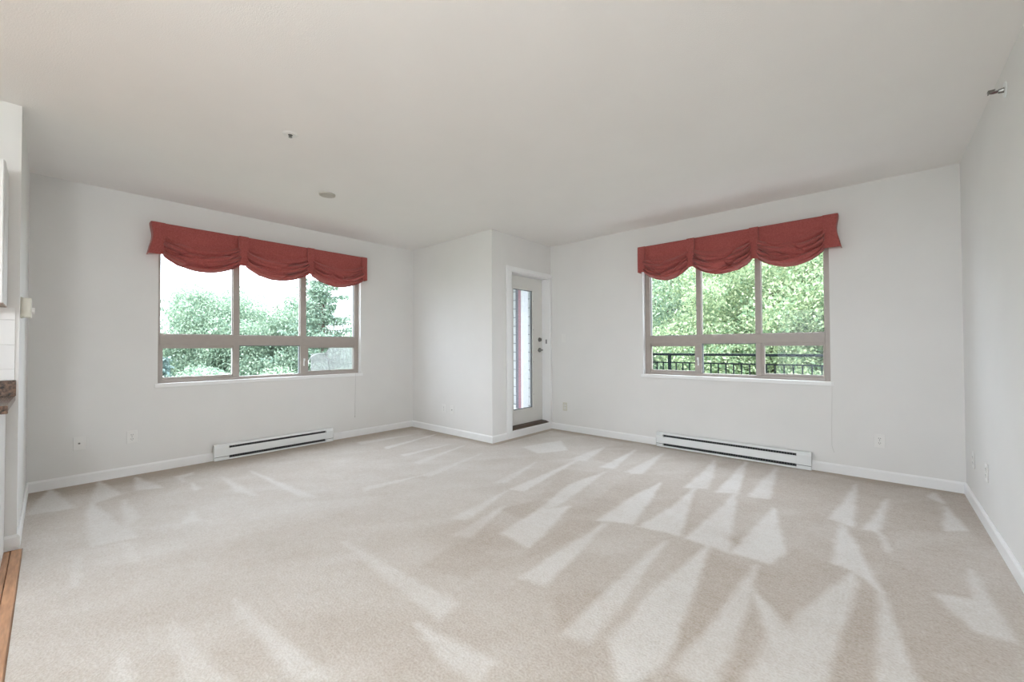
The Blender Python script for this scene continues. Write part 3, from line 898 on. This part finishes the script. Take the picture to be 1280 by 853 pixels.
# ------------------------------------------------------------------ sprinklers and cover disc
sp = empty('ceiling_sprinkler', (-2.918, 1.057, HC - 0.02))
tag(sp, 'small white recessed sprinkler head in the ceiling', 'sprinkler')
c0 = (-2.918, 1.057, HC)
MB().disc(c0, 2, 0.036, 0.048, -0.006, -0.0002, 28).build('escutcheon', 'plate', sp, bevel=0.001)
MB().disc(c0, 2, 0.014, 0.014, -0.0068, -0.005, 20).build('cup', 'slot', sp)
MB().disc(c0, 2, 0.008, 0.008, -0.018, -0.004, 12).disc(c0, 2, 0.012, 0.011, -0.021, -0.018, 18).build('deflector', 'chrome', sp)
cv = empty('ceiling_cover', (-3.812, 1.704, HC - 0.012))
tag(cv, 'flat round beige cover disc on the ceiling', 'ceiling cover')
M['cover'] = mat('cover_beige', (0.52, 0.485, 0.44), 0.6, 0.02, 8)
MB().disc((-3.812, 1.704, HC), 2, 0.070, 0.072, -0.012, -0.0002, 36).build('disc', 'cover', cv, bevel=0.002)
MB().disc((-3.812, 1.704, HC), 2, 0.058, 0.062, -0.0145, -0.0118, 36).build('rim', 'cover', cv)

ws = empty('wall_sprinkler', (XE, 3.228, 2.44))
tag(ws, 'sidewall sprinkler head on right wall just below the ceiling', 'sprinkler')
cw = (XE, 3.228, 2.464)
MB().disc(cw, 0, 0.036, 0.040, -0.006, -0.0003, 28).build('escutcheon', 'white_metal', ws, bevel=0.001)
MB().disc(cw, 0, 0.010, 0.013, -0.026, -0.005, 14).build('body', 'chrome', ws)
fr = MB()
for k in (-1, 1):
    fr.tube([(XE - 0.024, 3.228 + k * 0.011, 2.464), (XE - 0.040, 3.228 + k * 0.013, 2.464), (XE - 0.056, 3.228 + k * 0.003, 2.464)], 0.0022, 6)
fr.build('yoke_arms', 'chrome', ws)
MB().tube([(XE - 0.026, 3.228, 2.464), (XE - 0.055, 3.228, 2.464)], 0.003, 8).build('bulb', 'plum', ws)
MB().box(XE - 0.060, XE - 0.056, 3.212, 3.244, 2.462, 2.470).box(XE - 0.062, XE - 0.036, 3.214, 3.242, 2.474, 2.476).build('deflector', 'chrome', ws)

# thermostat on the kitchen return
t = empty('thermostat', (-3.86, YF + 0.02, 1.352))
tag(t, 'almond thermostat with side dial on narrow return wall beside kitchen', 'thermostat')
bx('case', 'almond', t, -3.895, -3.825, YF + 0.0005, YF + 0.044, 1.352, 1.470, bevel=0.005)
bx('wall_base', 'almond', t, -3.898, -3.822, YF + 0.0003, YF + 0.007, 1.348, 1.474)
MB().disc((-3.86, YF + 0.044, 1.395), 1, 0.020, 0.018, 0, 0.012, 20).build('dial', 'plate', t)

# ------------------------------------------------------------------ kitchen sliver at the left
cb = empty('base_cabinet', (-3.45, -0.56, 0.0))
tag(cb, 'white kitchen base cabinet below brown counter at left edge', 'cabinet')
bx('body', 'cabinet', cb, XN + 0.002, -3.172, -0.95, -0.168, 0.0, 0.858, bevel=0.002)
for k in (0, 1):
    ya_, yb_ = -0.17 - 0.39 * (k + 1) + 0.004, -0.17 - 0.39 * k - 0.004
    dd = bx('cabinet_door', 'cabinet', cb, -3.172, -3.152, ya_, yb_, 0.11, 0.69, bevel=0.003)
    MB().tube([(-3.152, yb_ - 0.04, 0.60), (-3.125, yb_ - 0.04, 0.60), (-3.125, yb_ - 0.04, 0.50), (-3.152, yb_ - 0.04, 0.50)], 0.005, 8).build('handle', 'chrome', dd)
    dr = bx('drawer_front', 'cabinet', cb, -3.172, -3.152, ya_, yb_, 0.70, 0.850, bevel=0.003)
    MB().tube([(-3.152, (ya_ + yb_) / 2 - 0.05, 0.775), (-3.125, (ya_ + yb_) / 2 - 0.05, 0.775), (-3.125, (ya_ + yb_) / 2 + 0.05, 0.775), (-3.152, (ya_ + yb_) / 2 + 0.05, 0.775)], 0.005, 8).build('handle', 'chrome', dr)
ct = empty('kitchen_counter', (-3.43, -0.55, 0.86))
tag(ct, 'brown speckled kitchen countertop with backsplash lip at left edge', 'countertop')
bx('worktop', 'brown_stone', ct, XN + 0.001, -3.118, -0.95, -0.133, 0.860, 0.888, bevel=0.004)
bx('front_edge', 'brown_stone', ct, -3.124, -3.113, -0.95, -0.133, 0.850, 0.890, bevel=0.003)
bx('backsplash', 'brown_stone', ct, XN + 0.001, XN + 0.020, -0.95, -0.131, 0.888, 0.980, bevel=0.002)
uc = empty('wall_cabinet', (-3.6, -0.5, 1.404))
tag(uc, 'white kitchen wall cabinet hanging above the counter at left edge', 'cabinet')
bx('body', 'cabinet', uc, XN + 0.002, -3.460, -0.95, -0.168, 1.408, 2.170, bevel=0.002)
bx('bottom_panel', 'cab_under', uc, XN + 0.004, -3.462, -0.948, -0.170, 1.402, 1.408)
for k in (0, 1):
    ya_, yb_ = -0.17 - 0.39 * (k + 1) + 0.003, -0.17 - 0.39 * k - 0.001
    dd = bx('cabinet_door', 'cabinet', uc, -3.460, -3.440, ya_, yb_, 1.405, 2.168, bevel=0.003)
    MB().tube([(-3.440, ya_ + 0.04, 1.46), (-3.414, ya_ + 0.04, 1.46), (-3.414, ya_ + 0.04, 1.56), (-3.440, ya_ + 0.04, 1.56)], 0.005, 8).build('handle', 'chrome', dd)
tb = struct(empty('wall_tiles', (XN, -0.5, 0.98)))
bx('grout', 'grout', tb, XN, XN + 0.004, -0.95, -0.137, 0.980, 1.402)
for zr0, zr1 in ((0.982, 1.043), (1.045, 1.186), (1.188, 1.329), (1.331, 1.401)):
    for k in range(5):
        yy = -0.137 - 0.143 * k
        bx('tile', 'tile', tb, XN + 0.003, XN + 0.0075, yy - 0.141, yy, zr0, zr1, bevel=0.001)

# added pendant globe lamp, unseen behind the camera, lights ceiling and near walls
def fill_globe_lamp(x, y, zc, label):
    R_ = 0.15
    l = empty('added_fill_lamp', (x, y, zc - R_))
    tag(l, label, 'fill lamp')
    MB().disc((x, y, HC), 2, 0.05, 0.065, -0.025, -0.0003, 24).build('canopy', 'chrome', l)
    MB().tube([(x, y, HC - 0.02), (x, y, zc + R_ - 0.01)], 0.006, 10).build('stem', 'chrome', l)
    n, k = 24, 14
    vs = [(x, y, zc - R_)]
    for j in range(1, k):
        a = math.pi * j / k
        vs += [(x + R_ * math.sin(a) * math.cos(2 * math.pi * i / n), y + R_ * math.sin(a) * math.sin(2 * math.pi * i / n), zc - R_ * math.cos(a)) for i in range(n)]
    vs.append((x, y, zc + R_))
    fs = [(0, 1 + (i + 1) % n, 1 + i) for i in range(n)]
    for j in range(k - 2):
        fs += [(1 + j * n + i, 1 + j * n + (i + 1) % n, 1 + (j + 1) * n + (i + 1) % n, 1 + (j + 1) * n + i) for i in range(n)]
    fs += [(len(vs) - 1, 1 + (k - 2) * n + i, 1 + (k - 2) * n + (i + 1) % n) for i in range(n)]
    MB().pts(vs, fs).build('globe', 'globe', l, smooth=True)
fill_globe_lamp(-0.40, -0.72, 1.85, 'added globe pendant lamp, unseen behind the camera, filling in room light')

# ------------------------------------------------------------------ outside: balcony
struct(MB().box(XC - TW - 0.02, 2.2, YD + TW, 6.35, -0.16, -0.03).box(-6.6, XC - TW - 0.02, YB + TW, 6.35, -0.16, -0.03).build('floor_balcony', 'concrete'))
rl = empty('balcony_railing', (-1.0, 6.2, -0.03))
tag(rl, 'dark metal balcony railing with thin pickets outside the right window', 'railing')
YRL = 6.2
bx('top_rail', 'rail', rl, -4.2, 2.1, YRL - 0.028, YRL + 0.028, 1.022, 1.056, bevel=0.006)
bx('sub_rail', 'rail', rl, -4.2, 2.1, YRL - 0.012, YRL + 0.012, 0.908, 0.926)
bx('bottom_rail', 'rail', rl, -4.2, 2.1, YRL - 0.012, YRL + 0.012, 0.05, 0.07)
pk = None
k = 0
x = -4.15
posts = [-4.18, -2.331, -0.30 + 0.72, 2.08]
for px_ in posts:
    bx('post', 'rail', rl, px_ - 0.02, px_ + 0.02, YRL - 0.02, YRL + 0.02, -0.03, 1.022, bevel=0.003)
x = -4.07
while x < 2.05:
    if min(abs(x - p) for p in posts) > 0.03:
        if pk is None:
            pk = bx('picket', 'rail', rl, x - 0.0075, x + 0.0075, YRL - 0.0075, YRL + 0.0075, 0.06, 0.915)
            x_first = x
        else:
            o = pk.copy(); COL.objects.link(o); o.location.x = x - x_first
    x += 0.0967

# lap siding of the wing across the balcony, with a post and a downpipe in front
sw = empty('siding_wall', (-5.2, 6.45, -0.2))
tag(sw, 'white lap siding wall across the balcony seen through the door glass', 'wall siding')
bx('sheathing', 'post', sw, -6.8, -4.25, 6.44, 6.55, -0.2, 3.2)
zz = -0.2
sb_ = None
while zz < 3.1:
    if sb_ is None:
        sb_ = MB()
        sb_.pts([(-6.8, 6.44, zz), (-4.25, 6.44, zz), (-4.25, 6.418, zz), (-6.8, 6.418, zz),
                 (-6.8, 6.44, zz + 0.166), (-4.25, 6.44, zz + 0.166), (-4.25, 6.434, zz + 0.166), (-6.8, 6.434, zz + 0.166)],
                [(0, 1, 2, 3), (4, 7, 6, 5), (3, 2, 6, 7), (0, 4, 5, 1), (0, 3, 7, 4), (1, 5, 6, 2)])
        sb_ = sb_.build('siding_board', 'siding', sw)
    else:
        o = sb_.copy(); COL.objects.link(o); o.location.z = zz + 0.2
    zz += 0.18
pc = empty('balcony_post', (-5.13, 6.05, -0.03))
tag(pc, 'dark grey balcony post with plum and pale edge boards seen through door glass', 'post')
bx('shaft', 'post', pc, -5.235, -5.060, 6.00, 6.16, -0.03, 3.0, bevel=0.005)
bx('edge_board', 'plum', pc, -5.150, -5.085, 5.980, 6.00, -0.03, 3.0, bevel=0.003)
bx('corner_board', 'pale_board', pc, -5.083, -5.035, 5.980, 6.14, -0.03, 3.0, bevel=0.003)
struct(bx('added_shade_soffit', 'siding', None, -6.8, XC - TW, YB + TW, 6.6, 3.05, 3.2))  # unseen soffit added over the notch to shade the siding

struct(bx('ground', 'grass', None, -90, 60, -60, 90, -7.4, -7.2))

# ------------------------------------------------------------------ trees
def leaf_quads(c, size, rng, up=0.0, aspect=0.55):
    n = len(c)
    d = rng.normal(size=(n, 3)); d[:, 2] -= up
    d /= np.linalg.norm(d, axis=1)[:, None]
    h = rng.normal(size=(n, 3))
    s = np.cross(d, h); s /= np.linalg.norm(s, axis=1)[:, None]
    nn = np.cross(d, s)
    L = size * (0.65 + 0.7 * rng.random(n))[:, None]
    W = L * aspect
    p0 = c - d * L * 0.5
    p2 = c + d * L * 0.5 - nn * L * 0.12
    p1 = c + s * W * 0.5 + nn * L * 0.10
    p3 = c - s * W * 0.5 + nn * L * 0.10
    return np.stack([p0, p1, p2, p3], 1).reshape(-1, 3)

def quad_mesh(name, v, m):
    n = len(v) // 4
    me = bpy.data.meshes.new(name)
    me.vertices.add(len(v)); me.vertices.foreach_set('co', v.astype(np.float32).ravel())
    me.loops.add(len(v)); me.loops.foreach_set('vertex_index', np.arange(len(v), dtype=np.int32))
    me.polygons.add(n); me.polygons.foreach_set('loop_start', np.arange(0, len(v), 4, dtype=np.int32))
    me.update(calc_edges=True)
    me.materials.append(M[m])
    return me

def bark_mesh(name, paths):
    b = MB()
    for p, r in paths:
        b.tube(p, r, 7)
    me = bpy.data.meshes.new(name)
    me.from_pydata(b.v, [], b.f)
    me.materials.append(M['bark'])
    me.polygons.foreach_set('use_smooth', [True] * len(me.polygons))
    return me

def make_broadleaf(seed, rx, rz, zc, n, size, m, lumps=70):
    """crown: ellipsoid of leaf clumps around (0,0,zc); base of the trunk at z = 0"""
    rng = np.random.default_rng(seed)
    d = rng.normal(size=(lumps, 3)); d /= np.linalg.norm(d, axis=1)[:, None]
    rad = rng.random(lumps) ** 0.42
    cen = d * rad[:, None] * np.array([rx, rx, rz]) * 0.88
    cen[:, 2] += zc
    lr = (0.16 + 0.16 * rng.random(lumps)) * rx
    k = rng.integers(0, lumps, n)
    dd = rng.normal(size=(n, 3)); dd /= np.linalg.norm(dd, axis=1)[:, None]
    rr = rng.random(n) ** 0.45
    c = cen[k] + dd * (lr[k] * rr)[:, None] * np.array([1.15, 1.15, 0.85])
    leaves = quad_mesh('foliage', leaf_quads(c, size, rng, 0.3), m)
    trunk = bark_mesh('trunk', [([(0, 0, 0), (0.05, 0.03, zc * 0.5), (0.0, 0.08, zc), (0.02, 0.05, zc + rz * 0.75)], [0.03 * rx + 0.12, 0.03 * rx + 0.08, 0.02 * rx + 0.05, 0.02])])
    brs = []
    for i in range(9):
        t = cen[rng.integers(0, lumps)]
        z0 = zc * (0.55 + 0.4 * rng.random())
        brs.append(([(0.02, 0.03, z0), (t[0] * 0.5, t[1] * 0.5, z0 * 0.45 + t[2] * 0.55), tuple(t)], [0.02 * rx + 0.02, 0.012 * rx + 0.015, 0.008]))
    return leaves, trunk, [bark_mesh('branch', [b]) for b in brs]

def make_conifer(seed, h, r, n_per, size, m):
    rng = np.random.default_rng(seed)
    trunk = bark_mesh('trunk', [([(0, 0, 0), (0, 0, h * 0.5), (0, 0, h)], [0.22, 0.13, 0.02])])
    cs, brs = [], []
    z = h * 0.12
    while z < h * 0.985:
        f = 1 - z / h
        L0 = r * (f ** 0.8) + 0.12
        for i in range(7):
            a = rng.random() * 6.283
            zw = z + h * 0.03 * (rng.random() - 0.5)
            L = L0 * (0.45 + 0.75 * rng.random())
            e = (L * math.cos(a), L * math.sin(a), zw + 0.02 * L + L * (0.34 * (0.55 - f) + 0.22 * (rng.random() - 0.5)))
            mid = (e[0] * 0.55, e[1] * 0.55, zw + (e[2] - zw) * 0.3 - 0.03 * L)
            brs.append(([(0, 0, zw), mid, e], [0.035 * f + 0.012, 0.02 * f + 0.008, 0.004]))
            t = rng.random(int(n_per * (0.3 + f))) ** 0.7
            base = np.array(mid)[None] * t[:, None] * 1.0 + 0
            pts = (1 - t)[:, None] ** 2 * np.array([0, 0, zw]) + (2 * t * (1 - t))[:, None] * np.array(mid) + (t ** 2)[:, None] * np.array(e)
            spread = (0.10 + 0.16 * L * (1 - t * 0.6))[:, None]
            side = np.array([-math.sin(a), math.cos(a), 0])
            pts = pts + side * rng.normal(size=(len(t), 1)) * spread + np.array([0, 0, 1]) * (rng.normal(size=(len(t), 1)) * 0.06 - 0.04)
            cs.append(pts)
        z += h * 0.034 * (0.5 + f)
    leaves = quad_mesh('foliage', leaf_quads(np.concatenate(cs), size, rng, 0.2, 0.32), m)
    return leaves, trunk, [bark_mesh('branch', brs)]

def plant(name, kind, x, y, scale, rz, label, group, sz=None):
    t = bpy.data.objects.new(name, None)
    t.location = (x, y, -7.2); t.rotation_euler = (0, 0, rz)
    t.scale = (scale, scale, sz or scale)
    COL.objects.link(t)
    tag(t, label, 'tree', group)
    for nm, me in (('foliage', kind[0]), ('trunk', kind[1])):
        o = bpy.data.objects.new(nm, me); COL.objects.link(o); o.parent = t
        if nm == 'foliage': o['kind'] = 'stuff'
    for me in kind[2]:
        o = bpy.data.objects.new('branch', me); COL.objects.link(o); o.parent = t
    return t

broad_a = make_broadleaf(1, 4.0, 3.6, 7.6, 90000, 0.13, 'leaf_pale', 85)
broad_b = make_broadleaf(2, 3.6, 4.2, 7.2, 90000, 0.12, 'leaf_mid', 85)
broad_c = make_broadleaf(3, 3.4, 4.4, 8.2, 110000, 0.088, 'leaf_light', 110)
broad_d = make_broadleaf(4, 3.6, 4.6, 8.0, 110000, 0.088, 'leaf_mid', 110)
conif = make_conifer(5, 13.0, 4.3, 150, 0.19, 'needle')
conif_b = make_conifer(6, 9.0, 2.4, 70, 0.22, 'needle_blue')

G1 = 'trees beyond the left window'
G2 = 'trees beyond the right window'
plant('deciduous_tree', broad_a, -25.4, 5.5, 0.80, 0.3, 'pale rounded tree filling the left pane of the left window', G1, 1.03)
plant('deciduous_tree', broad_b, -28.2, 7.2, 0.68, 1.9, 'pointed tree rising behind the left mullion of the left window', G1, 1.09)
plant('deciduous_tree', broad_a, -24.2, 8.2, 0.95, 2.8, 'rounded pale tree in the middle pane of the left window', G1, 1.03)
plant('conifer_tree', conif, -20.2, 8.85, 1.0, 0.5, 'tall spruce in the right pane of the left window', G1)
plant('deciduous_tree', broad_b, -24.6, 13.0, 0.92, 4.0, 'low pale tree right of the tall spruce', G1)
plant('deciduous_tree', broad_a, -34.0, 3.6, 0.95, 5.1, 'low distant tree at far left of the left window', G1, 0.82)
plant('conifer_tree', conif_b, -19.3, 2.6, 0.9, 0.9, 'bluish conifer low in the bottom left sash of the left window', G1)
plant('deciduous_tree', broad_b, -15.8, 5.2, 0.70, 2.2, 'bright green tree low in the bottom middle pane of the left window', G1)
plant('deciduous_tree', broad_a, -16.6, 3.5, 0.70, 4.4, 'pale low tree in the bottom left sash beside the bluish conifer', G1, 0.69)
plant('deciduous_tree', broad_a, -15.8, 8.2, 0.68, 1.2, 'pale low tree behind the torn insect screen', G1)
plant('deciduous_tree', broad_b, -22.0, 0.2, 0.85, 3.0, 'green tree left of the bluish conifer beyond the left window', G1, 0.75)
plant('deciduous_tree', broad_c, -2.2, 13.6, 1.0, 0.4, 'leafy light green tree in the right panes of the right window', G2)
plant('deciduous_tree', broad_d, -6.0, 14.6, 1.0, 1.3, 'leafy tree in the left pane of the right window', G2)
plant('deciduous_tree', broad_d, 1.9, 14.2, 0.98, 3.7, 'leafy tree past the right edge of the right window', G2)
plant('deciduous_tree', broad_c, -4.3, 18.6, 1.12, 2.5, 'taller tree behind between the two front trees of the right window', G2)
plant('deciduous_tree', broad_d, -0.2, 19.6, 1.15, 5.2, 'taller tree behind the right side tree of the right window', G2)
plant('deciduous_tree', broad_c, -9.4, 17.4, 1.08, 4.5, 'farthest left tree beyond the right window', G2)
